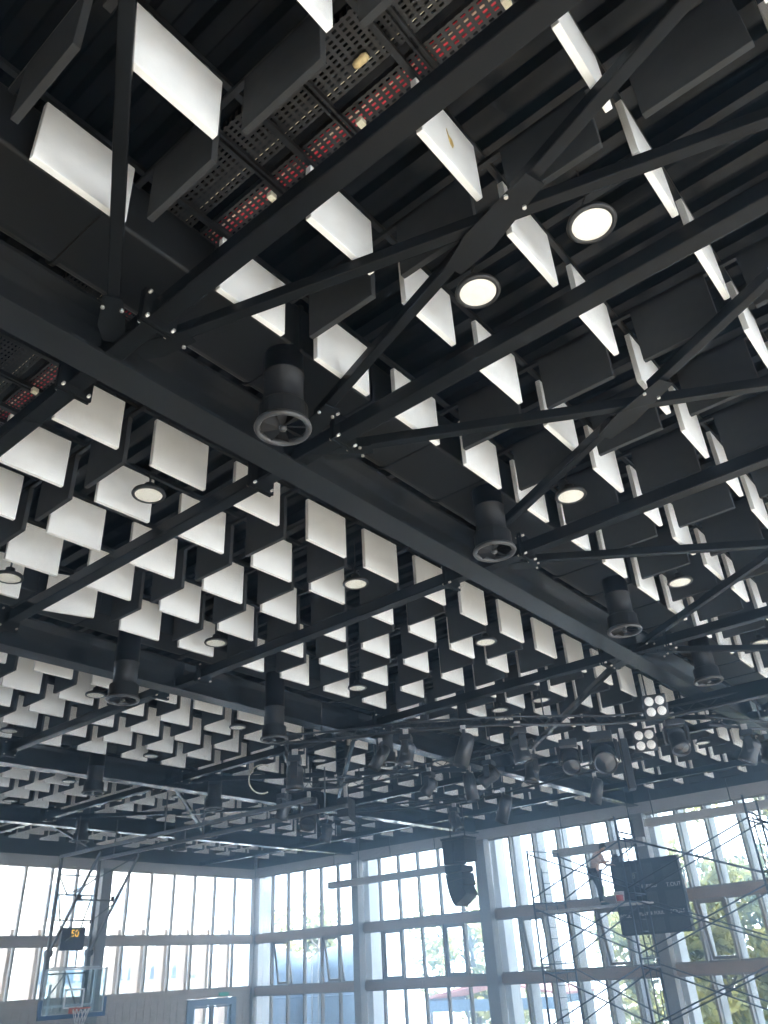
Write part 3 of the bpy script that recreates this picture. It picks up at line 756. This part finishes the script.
# fingers as short chains from each hand
for hand, sd in ((20, 1), (24, -1)):
    h = Vector(V[hand]); base = len(V)
    for k, (dy, L) in enumerate(((.028,.075), (.010,.085), (-.009,.08), (-.026,.065))):
        i0 = len(V)
        V += [tuple(h+Vector((.035, dy, .0))), tuple(h+Vector((.035+L*.5, dy, -.012))), tuple(h+Vector((.035+L*.85, dy, -.045)))]
        Ed += [(hand, i0), (i0, i0+1), (i0+1, i0+2)]; Rd += [.010, .009, .008]
    i0 = len(V); V += [tuple(h+Vector((.0, -sd*.04, .01))), tuple(h+Vector((.045, -sd*.055, -.01)))]; Ed += [(hand, i0), (i0, i0+1)]; Rd += [.011, .010]
per = empty('person', (23.85, 11.52, PZ), -PI/2); tag(per, 'person in pale shirt and dark trousers bending towards the scoreboard on scaffold planks', 'person')
skin('body', V, Ed, Rd, M['skin'], 0, 2, per)
def sub_skin(name, ids, edges, grow, m, extra=None):
    mp = {i: n for n, i in enumerate(ids)}
    vs = [V[i] for i in ids]; rs = []
    for i in ids:
        r = Rd[i]; r = r if isinstance(r, tuple) else (r, r); rs.append((r[0]+grow, r[1]+grow))
    return skin(name, vs, [(mp[a], mp[b]) for a, b in edges], rs, m, 0, 2, per)
V2 = list(V)
sub_skin('trousers', [0,9,10,11,13,14,15], [(0,9),(9,10),(10,11),(0,13),(13,14),(14,15)], .018, M['trousers'])
sub_skin('shirt', [1,2,3,17,18,21,22], [(1,2),(2,3),(3,17),(17,18),(3,21),(21,22)], .014, M['shirt'])
for s_, (ax_, fx_) in ((1, (11, 12)), (-1, (15, 16))):
    a = Vector(V[ax_]); f_ = Vector(V[fx_])
    skin('shoe', [a+Vector((-.05,0,-.04)), a+Vector((.03,0,-.035)), f_+Vector((.02,0,.0)), f_+Vector((.09,0,-.005))], [(0,1),(1,2),(2,3)], [.045,.052,.045,.032], M['shoe'], 0, 2, per)
hr = MB()
for i in range(9):
    for j in range(16):
        pass
def ball(c, rx, ry, rz, n=16, m=10, th0=0, th1=PI, rot=None):
    prof = [];
    vs = []; fs = []
    for i in range(m+1):
        t = th0 + (th1-th0)*i/m
        for k in range(n):
            a = 2*PI*k/n; v = Vector((rx*math.sin(t)*math.cos(a), ry*math.sin(t)*math.sin(a), rz*math.cos(t)))
            if rot: v = rot @ v
            vs.append(Vector(c)+v)
    for i in range(m):
        for k in range(n): fs.append((i*n+k, i*n+(k+1)%n, (i+1)*n+(k+1)%n, (i+1)*n+k))
    return vs, fs
vs, fs = ball((.385,0,1.545), .112, .098, .125, th1=PI*.56, rot=Matrix.Rotation(-.35, 3, 'Y'))
hr.add(vs, fs, True); obj('hair', hr, M['hair'], per)
fc = MB(); vs, fs = ball((.478,0,1.495), .022, .014, .026, 8, 6); fc.add(vs, fs, True)
obj('nose', fc, M['skin'], per)
fe = MB()
for sd in (1, -1):
    vs, fs = ball((.452,.033*sd,1.52), .012, .014, .009, 8, 6); fe.add(vs, fs, True)
obj('eyes', fe, M['hair'], per)
fm = MB(); vs, fs = ball((.452,0,1.455), .012, .026, .007, 8, 6); fm.add(vs, fs, True); obj('mouth', fm, M['bucketr'], per)
for sd in (1, -1):
    fm = MB(); vs, fs = ball((.375,.095*sd,1.505), .022, .012, .034, 8, 6); fm.add(vs, fs, True); obj('ear', fm, M['skin'], per)

# ------------------------------------------------------------------ roller bars hung before the windows
def roller(y0, y1, z, x, label, hx):
    o = obj('roller_bar', MB().box(x-.10, x+.10, y0, y1, z-.11, z+.11), M['fascia'], bevel=.02); tag(o, label, 'roller screen', 'hanging roller bars')
    obj('end_cap', MB().box(x-.11, x+.11, y1-.04, y1+.02, z-.12, z+.12), M['ltgrey'], o)
    obj('bottom_lath', MB().box(x-.05, x+.05, y0+.05, y1-.08, z-.14, z-.11), M['ltgrey'], o)
    for y in hx: obj('hanging_wire', MB().tube([(x, y, z+.10), (x, y, zz(5.7))], .016, 6), M['cable'], o)
roller(17.55, 23.45, 6.53, 25.0, 'long grey roller bar hanging on wires before the windows near the room corner', (18.2, 20.3, 21.9, 23.2))
roller(10.35, 13.5, 6.53, 25.2, 'short grey roller bar hanging above the worker, before the windows', (10.7, 13.1))
roller(4.0, 10.2, 7.02, 25.2, 'grey roller bar close under the fascia, above and beyond the scoreboard', (9.9, 7.5, 4.4))

# ------------------------------------------------------------------ line array speaker
LX, LY = 20.0, 13.72
la = empty('line_array_speaker', (LX, LY, 6.65)); tag(la, 'dark curved line array loudspeaker hanging before the bright windows', 'loudspeaker')
obj('rigging_frame', MB().box(-.33, .33, -.42, .38, -.06, 0).tube([(0,.25,0),(0,.25,1.0)], .02, 6).tube([(0,-.25,0),(0,-.25,1.0)], .02, 6).box(-.15,.15,-.3,.3,.95,1.05), M['speaker'], la)
obj('subwoofer', MB().box(-.30, .30, -.02, .36, -.68, -.07), M['speaker'], la, bevel=.015)
obj('subwoofer', MB().box(-.30, .30, -.40, -.04, -.64, -.07), M['speaker'], la, bevel=.015)
cy_, cz_, ang = .33, -.72, 0.02
for k in range(5):
    h = .205; d = .56 if k < 3 else .50
    m_ = MB().prism([(0, 0), (-d, -.025), (-d, -h+.025), (0, -h)], 'X', -.30, .30)
    o = obj('speaker_module', m_, M['speaker'], la, (0, cy_, cz_), bevel=.008); o.rotation_euler = (-ang, 0, 0)
    obj('grille', MB().prism([(0.001, -.012), (.012, -.012), (.012, -h+.012), (.001, -h+.012)], 'X', -.28, .28), M['scorepanel'], o)
    cy_ += -(h+.012)*math.sin(ang); cz_ += -(h+.012)*math.cos(ang); ang += (0.06, .10, .16, .2, .2)[k]

# ------------------------------------------------------------------ unseen sides behind the viewer, added and opened to shape the daylight
struct(obj('wall_left', MB().box(X_OUT-.25, X_OUT, Y_OUT, YW+.25, 0, 9.15), M['panelwall']))
mb = MB().box(X_OUT, XW+.25, Y_OUT-.25, Y_OUT, 0, .6).box(X_OUT, XW+.25, Y_OUT-.25, Y_OUT, 5.2, 9.15)
x = X_OUT
while x < XW: mb.box(x, x+.25, Y_OUT-.25, Y_OUT, .6, 5.2); x += 3.0
struct(obj('wall_front', mb, M['panelwall']))

# ------------------------------------------------------------------ lighting pipes and stage lights
PZP = zz(4.0)
def pipe(pts, label, hang):
    n = []
    for (a, b), (c, d_) in zip(pts[:-1], pts[1:]):
        for i in range(4): n.append((a+(c-a)*i/4, b+(d_-b)*i/4, PZP))
    n.append((*pts[-1], PZP))
    for it in range(2):
        n = [n[0]] + [((n[i-1][0]+2*n[i][0]+n[i+1][0])/4, (n[i-1][1]+2*n[i][1]+n[i+1][1])/4, PZP) for i in range(1, len(n)-1)] + [n[-1]]
    o = obj('lighting_pipe', MB().tube(n, .030, 8), M['fixture']); tag(o, label, 'pipe', 'stage lighting pipes')
    obj('upper_chord', MB().tube([(a, b, c+.16) for a, b, c in n], .022, 8), M['fixture'], o)
    lac = MB()
    for i in range(len(n)-1):
        a, b = n[i], n[i+1]; lac.tube([(a[0], a[1], a[2]+.01), ((a[0]+b[0])/2, (a[1]+b[1])/2, a[2]+.16), (b[0], b[1], b[2]+.01)], .010, 5)
    obj('lacing', lac, M['fixture'], o)
    for t in hang:
        p = n[int(t*(len(n)-1))]; obj('hanger', MB().tube([(p[0], p[1], PZP+.16), (p[0], p[1], zz(5.6))], .016, 6), M['fixture'], o)
pipe([(10.6,11.6),(11.46,10.4),(11.85,9.5),(12.40,8.68),(13.08,7.78),(14.0,6.95),(14.87,6.25),(15.19,5.35),(15.3,3.6)], 'curved black lighting truss carrying the row of stage lights', (.1, .35, .6, .85))
pipe([(15.05,13.6),(15.05,11.5),(15.10,9.6),(15.09,8.2)], 'straight black lighting pipe behind the curved truss', (.1, .8))
pipe([(17.3,16.3),(18.7,14.2),(19.0,12.2),(18.85,10.5),(18.5,8.5),(18.15,7.1)], 'farthest black lighting pipe, nearest the loudspeaker', (.05, .5, .95))
pipe([(11.3,11.8),(12.2,12.6),(13.3,13.8),(14.2,14.2),(14.85,13.4)], 'short curved lighting pipe beside the hoop rails', (.2, .8))
pipe([(16.5,4.95),(18.3,4.05)], 'short lighting pipe near the long wall with two lights', (.2, .8))
def moving_head(x, y, z, s, rz, tilt, label, yo=0):
    r = empty('moving_head_light', (x, y, z), rz); r.scale = (s, s, s); tag(r, label, 'stage light', 'moving head stage lights')
    obj('clamp', MB().box(-.03, .03, -.05, .05, .30, .42).tube([(-.09,0,.30),(.09,0,.30)], .02, 8), M['ltgrey'], r)
    obj('base', MB().box(-.15, .15, -.11, .11, .19, .30), M['fixture'], r, bevel=.02)
    for sx in (-1, 1):
        obj('arm', MB().prism([(sx*.155, .20), (sx*.205, .17), (sx*.205, -.06), (sx*.19, -.10), (sx*.165, -.06), (sx*.155, .15)], 'Y', -.06, .06), M['fixture'], r, bevel=.008)
    h = obj('head', MB().lathe([(0,.20),(.09,.20),(.125,.16),(.14,.05),(.135,-.06),(.15,-.14),(.155,-.22),(.14,-.22),(.13,-.20),(0,-.20)], n=24), M['fixture'], r, (0, 0, -.03)); h.rotation_euler = (tilt, 0, 0)
    obj('lens', MB().lathe([(0,-.225),(.07,-.215),(.13,-.20)], n=24), M['glass_lens'], h)
    obj('cooling_ribs', MB().lathe([(.13,.14),(.146,.13),(.132,.12),(.148,.10),(.134,.09),(.150,.07),(.138,.06)], n=24), M['scorepanel'], h)
    return r
def par_can(x, y, z, s, rz, tilt, label):
    r = empty('par_can_light', (x, y, z), rz); r.scale = (s, s, s); tag(r, label, 'stage light', 'cylindrical stage lights')
    obj('clamp', MB().box(-.025, .025, -.04, .04, .24, .34), M['ltgrey'], r)
    obj('yoke', MB().box(-.15, -.135, -.02, .02, -.02, .24).box(.135, .15, -.02, .02, -.02, .24).box(-.15, .15, -.02, .02, .225, .245), M['fixture'], r)
    h = obj('can', MB().lathe([(0,.22),(.06,.22),(.10,.19),(.115,.10),(.118,-.28),(.110,-.28),(.105,-.12),(0,-.12)], n=24), M['fixture'], r); h.rotation_euler = (tilt, 0, 0)
    obj('lens', MB().lathe([(0,-.15),(.06,-.14),(.105,-.12)], n=20), M['glass_lens'], h)
    return r
mh = [(3.33,2.555,3.56,1.0,.5,.25,'first along the curved truss'), (3.734,2.108,3.58,1.15,.8,-.15,'third along the curved truss, hanging upright'),
      (4.284,2.36,3.50,1.0,1.0,.2,'on the straight pipe just behind the third truss light'), (4.195,2.058,3.42,1.15,-1.1,-.75,'fourth along the curved truss, lens towards the viewer'),
      (4.29,1.895,3.45,1.45,-1.15,-1.0,'largest, round lens facing the viewer beside the tall bar light'), (4.26,1.455,3.58,1.15,-1.0,-.5,'just past the two four lens floodlights'),
      (4.85,1.262,3.55,1.15,.3,.5,'near the long wall, tilted aside'), (4.99,1.20,3.60,1.0,.8,.3,'last one near the long wall'),
      (3.237,3.295,3.66,1.25,.7,.0,'top of the cluster beside the hoop rails'), (3.876,4.05,3.50,1.05,.2,.35,'lower left in the cluster beside the hoop rails'),
      (4.21,4.142,3.45,1.3,-.95,-.7,'round lens in the cluster beside the hoop rails'), (4.874,4.595,3.50,1.05,.3,.3,'lowest one, in front of the room corner'),
      (4.187,2.595,3.58,1.0,.2,1.1,'lying sideways on the straight pipe'), (4.11,2.99,3.58,.9,.2,.8,'small one at the hoop end of the straight pipe'),
      (5.337,3.668,3.52,1.05,.4,-.3,'above the hanging loudspeaker')]
for (a, b, z, s, rz, t, w) in mh: moving_head(a*z, b*z, zz(z), s, rz, t, f'black moving head stage light, {w}')
pc = [(3.513,2.31,3.60,1.25,.6,.35,'second along the curved truss, a long cylinder'), (4.33,2.837,3.48,1.2,.4,-.1,'long cylinder hanging upright from the straight pipe'),
      (5.213,2.4,3.60,1.2,.5,.3,'on the farthest pipe above the worker'), (5.2,3.13,3.55,1.4,.6,.35,'on the farthest pipe before the fascia'),
      (3.29,2.70,3.62,1.0,.9,.6,'small, at the curved truss start')]
for (a, b, z, s, rz, t, w) in pc: par_can(a*z, b*z, zz(z), s, rz, t, f'black can stage light, {w}')
r = empty('box_light', (4.18*3.5, 3.76*3.5, zz(3.5)), .4); tag(r, 'dark box shaped stage light at the end of the hoop side cluster', 'stage light')
obj('body', MB().box(-.26, .26, -.14, .14, -.28, .16), M['fixture'], r, bevel=.02); obj('clamp', MB().box(-.03, .03, -.04, .04, .16, .46), M['ltgrey'], r)
obj('door_flap', MB().bar((-.26, -.16, -.28), (.26, -.16, -.28), .01, .26, (0, .6, 1)), M['fixture'], r)
r = empty('bar_light', (4.447*3.42, 1.834*3.42, zz(3.42)), .5); tag(r, 'tall narrow black bar light hanging upright beside the largest round stage light', 'stage light')
obj('body', MB().box(-.13, .13, -.07, .07, -.62, .34), M['fixture'], r, bevel=.02); obj('side_rail', MB().box(.135, .155, -.05, .05, -.55, .25), M['ltgrey'], r); obj('clamp', MB().box(-.03,.03,-.04,.04,.34,.56), M['ltgrey'], r)
def flood(x, y, z, label):
    r = empty('led_floodlight', (x, y, z)); v = Vector((-x, -y, EYE - z)).normalized()
    r.rotation_euler = v.to_track_quat('Z', 'Y').to_euler(); tag(r, label, 'floodlight', 'four lens floodlights')
    obj('housing', MB().box(-.22, .22, -.22, .22, -.10, 0), M['fixture'], r, bevel=.02)
    obj('bracket', MB().box(-.25, -.23, -.03, .03, -.20, .0).box(.23, .25, -.03, .03, -.20, .0).box(-.25, .25, -.03, .03, -.22, -.19), M['fixture'], r)
    obj('clamp', MB().tube([(0,0,-.22),(0,.10,-.30)], .03, 8), M['ltgrey'], r)
    for a in (-1, 1):
        for b in (-1, 1):
            q = obj('lens', MB().lathe([(.085,.0),(.085,.012),(.07,.02),(.03,.028),(0,.030)], n=24), M['led'], r, (a*.098, b*.098, 0)); q['label'] = 'lit white lens'
flood(3.58*4.17, 1.287*4.17, zz(4.17), 'upper floodlight with four lit lenses, above the curved truss end')
flood(4.158*3.72, 1.592*3.72, zz(3.72), 'lower floodlight with four lit lenses, under the curved truss')
cpts = [(11.75 + .22*math.cos(t) , 12.95 + .22*math.cos(t)*-.8, zz(3.72) + .30*math.sin(t)) for t in [PI*.35 + PI*1.3*k/16 for k in range(17)]]
tag(obj('loose_cable', MB().tube(cpts, .014, 6), M['palecable']), 'pale loop of cable hanging beside the hoop side light cluster', 'cable')

# ------------------------------------------------------------------ outside
struct(obj('ground', MB().box(-14, 46, -14, 52, -.5, -.25), M['paving']))
tn = [(31.0, 32.4, 1.55), (31.4, 28.9, 1.6)]
for j, (x, y, rr) in enumerate(tn):
    t = obj('storage_tank', MB().lathe([(0,0),(rr,0),(rr,4.0),(rr*.96,4.25),(rr*.75,4.6),(rr*.4,4.85),(0,4.95)], n=32), M['tank'], None, (x, y, -.25))
    tag(t, f'pale blue round topped tank outside the glass, {["nearest the room corner", "next along from the corner one"][j]}', 'tank', 'tanks outside')
    obj('ladder', MB().tube([(-rr-.06, -.2, 0), (-rr-.06, -.2, 4.6)], .03, 6).tube([(-rr-.06, .2, 0), (-rr-.06, .2, 4.6)], .03, 6), M['column'], t)
    obj('hoop_band', MB().lathe([(rr,1.4),(rr+.02,1.4),(rr+.02,1.48),(rr,1.48)], n=32).lathe([(rr,2.9),(rr+.02,2.9),(rr+.02,2.98),(rr,2.98)], n=32), M['tank'], t)
sh = empty('canopy', (36.5, 23.0, -.95)); tag(sh, 'faded red roofed canopy on posts seen low through the glass', 'canopy')
obj('roof', MB().prism([(-3.6, 3.3), (0, 3.9), (3.6, 3.3), (3.6, 3.2), (0, 3.78), (-3.6, 3.2)], 'X', -1.6, 1.6), M['roofred'], sh)
obj('beam', MB().box(-1.5, 1.5, -3.6, -3.5, 2.9, 3.2).box(-1.5, 1.5, 3.5, 3.6, 2.9, 3.2).box(-1.6, -1.5, -3.6, 3.6, 2.7, 3.15), M['tank'], sh)
for yy in (-3.4, -1.1, 1.1, 3.4): obj('post', MB().box(-1.55, -1.45, yy-.05, yy+.05, 0, 3.2), M['column'], sh); obj('post', MB().box(1.45, 1.55, yy-.05, yy+.05, 0, 3.2), M['column'], sh)
obj('rail', MB().box(-1.52, -1.48, -3.4, 3.4, 1.0, 1.06).box(-1.52, -1.48, -3.4, 3.4, .6, .64), M['column'], sh)
def house(x, y, w, d_, h, label, nx, nz):
    r = empty('house', (x, y, -.25)); tag(r, label, 'building')
    obj('walls', MB().box(-w/2, w/2, 0, d_, 0, h), M['render'], r)
    obj('roof', MB().box(-w/2-.3, w/2+.3, -.3, d_+.3, h, h+.35), M['ltgrey'], r)
    for i in range(nx):
        for j in range(nz):
            xx = -w/2 + w*(i+.5)/nx; z0 = 1.1 + j*3.1
            obj('window', MB().box(xx-.55, xx+.55, -.03, .02, z0, z0+1.5).box(xx-.65, xx+.65, -.10, -.03, z0-.08, z0), M['winblue'], r)
house(15, 42, 12, 6, 11, 'pale block with small windows seen through the lower end wall panes, left of the door', 7, 4)
house(30, 44, 12, 5, 10, 'pale block seen through the end wall panes above the glazed door', 8, 4)
def tree(x, y, h, rc, leaf, label, seed, n=1500, trunk=.16):
    rnd = random.Random(seed); r = empty('tree', (x, y, -.25)); tag(r, label, 'tree', 'trees outside the glass')
    t = MB().tube([(0,0,0), (.1,.05,h*.35), (-.05,.1,h*.7), (0,0,h*.9)], [trunk, trunk*.8, trunk*.55, trunk*.25], 8)
    for k in range(6):
        a = rnd.uniform(0, 2*PI); z0 = h*rnd.uniform(.35, .7)
        t.tube([(0,0,z0), (math.cos(a)*rc*.6, math.sin(a)*rc*.6, z0+h*.18)], [trunk*.4, trunk*.12], 6)
    obj('trunk', t, M['bark'], r)
    blobs = [(Vector((rnd.gauss(0, rc*.5), rnd.gauss(0, rc*.5), h*rnd.uniform(.16, .95))), rc*rnd.uniform(.28, .5)) for _ in range(20)]
    c = MB()
    for _ in range(n):
        b, br = rnd.choice(blobs); v = Vector((rnd.gauss(0,1), rnd.gauss(0,1), rnd.gauss(0,1))).normalized()*br*rnd.uniform(.5, 1.05)
        p = b + v; s = rnd.uniform(.14, .28); u = Vector((rnd.gauss(0,1), rnd.gauss(0,1), rnd.gauss(0,1))).normalized(); w = u.orthogonal().normalized()*s*.55; u = u*s
        c.add([p-u, p+w, p+u, p-w], [(0,1,2,3)])
    obj('crown', c, leaf, r)
trees = [(37, 35.5, 7.5, 2.2, 'leaf_light', 'behind the tanks near the corner'), (42, 28.5, 8.5, 2.6, 'leaf_light', 'behind the canopy, loosely leaved'),
         (34, 12.6, 7.4, 2.0, 'leaf_light', 'beyond the worker, bright'), (40, 17.6, 6.4, 2.4, 'leaf_light', 'low and far behind the canopy posts'), (31.0, 10.9, 6.0, 1.3, 'leaf_light', 'slender, seen under the scoreboard'),
         (33, 8.4, 13.0, 2.0, 'leaf_light', 'tall, just past the scoreboard'), (37, 6.4, 14.5, 2.6, 'leaf_dark', 'tallest, darker, past the scoreboard'),
         (31.0, 4.6, 12.0, 1.9, 'leaf_light', 'tall and bright near the frame edge'), (33, -.5, 11.5, 2.2, 'leaf_dark', 'dark, farthest past the scaffold'), (40, 11, 7.2, 2.6, 'leaf_dark', 'dark, far behind the worker')]
for j, (x, y, h, rc, lf, w) in enumerate(trees): tree(x, y, h, rc, M[lf], f'leafy tree outside the long windows, {w}', 40+j, int(1250*rc))

# ------------------------------------------------------------------ haze: volume added to imitate veiling light from the lens
hz = D.materials.new('thin bluish haze'); hz.use_nodes = True; nt = hz.node_tree; nt.nodes.remove(nt.nodes['Principled BSDF'])
vs_ = nt.nodes.new('ShaderNodeVolumeScatter'); vs_.inputs['Color'].default_value = (.42, .69, 1, 1); vs_.inputs['Density'].default_value = .0165
vs_.inputs['Anisotropy'].default_value = .8
va_ = nt.nodes.new('ShaderNodeVolumeAbsorption'); va_.inputs['Color'].default_value = (.42, .69, 1, 1); va_.inputs['Density'].default_value = .0165
ad_ = nt.nodes.new('ShaderNodeAddShader'); nt.links.new(vs_.outputs['Volume'], ad_.inputs[0]); nt.links.new(va_.outputs['Volume'], ad_.inputs[1])
nt.links.new(ad_.outputs['Shader'], nt.nodes['Material Output'].inputs['Volume'])
hb = obj('glare', MB().box(-16, 48, -16, 54, -.8, 17), hz); hb['kind'] = 'stuff'; hb['label'] = 'thin bluish haze volume added to imitate veiling lens light'; hb['category'] = 'glare'

# ------------------------------------------------------------------ light
w = D.worlds.new('sky'); SC.world = w; w.use_nodes = True; nt = w.node_tree
bg = nt.nodes['Background']; bg.inputs['Color'].default_value = (.96, .98, 1, 1); bg.inputs['Strength'].default_value = 6.6
sun_d = D.lights.new('sun', 'SUN'); sun = D.objects.new('sun', sun_d); COL.objects.link(sun)
sun_d.energy = 34.0; sun_d.angle = .01; sun_d.color = (1, .97, .91)
sd_ = Vector((.42, .80, -.27)).normalized(); sun.rotation_euler = sd_.to_track_quat('-Z', 'Y').to_euler()
SC.view_settings.view_transform = 'Standard'; SC.view_settings.look = 'None'; SC.view_settings.gamma = 1; SC.view_settings.use_curve_mapping = False
SC.view_settings.exposure = 0.68
SC.cycles.use_denoising = True
SC.cycles.max_bounces = 8; SC.cycles.transparent_max_bounces = 16; SC.cycles.volume_bounces = 0; SC.cycles.diffuse_bounces = 4
SC.cycles.sample_clamp_indirect = 6
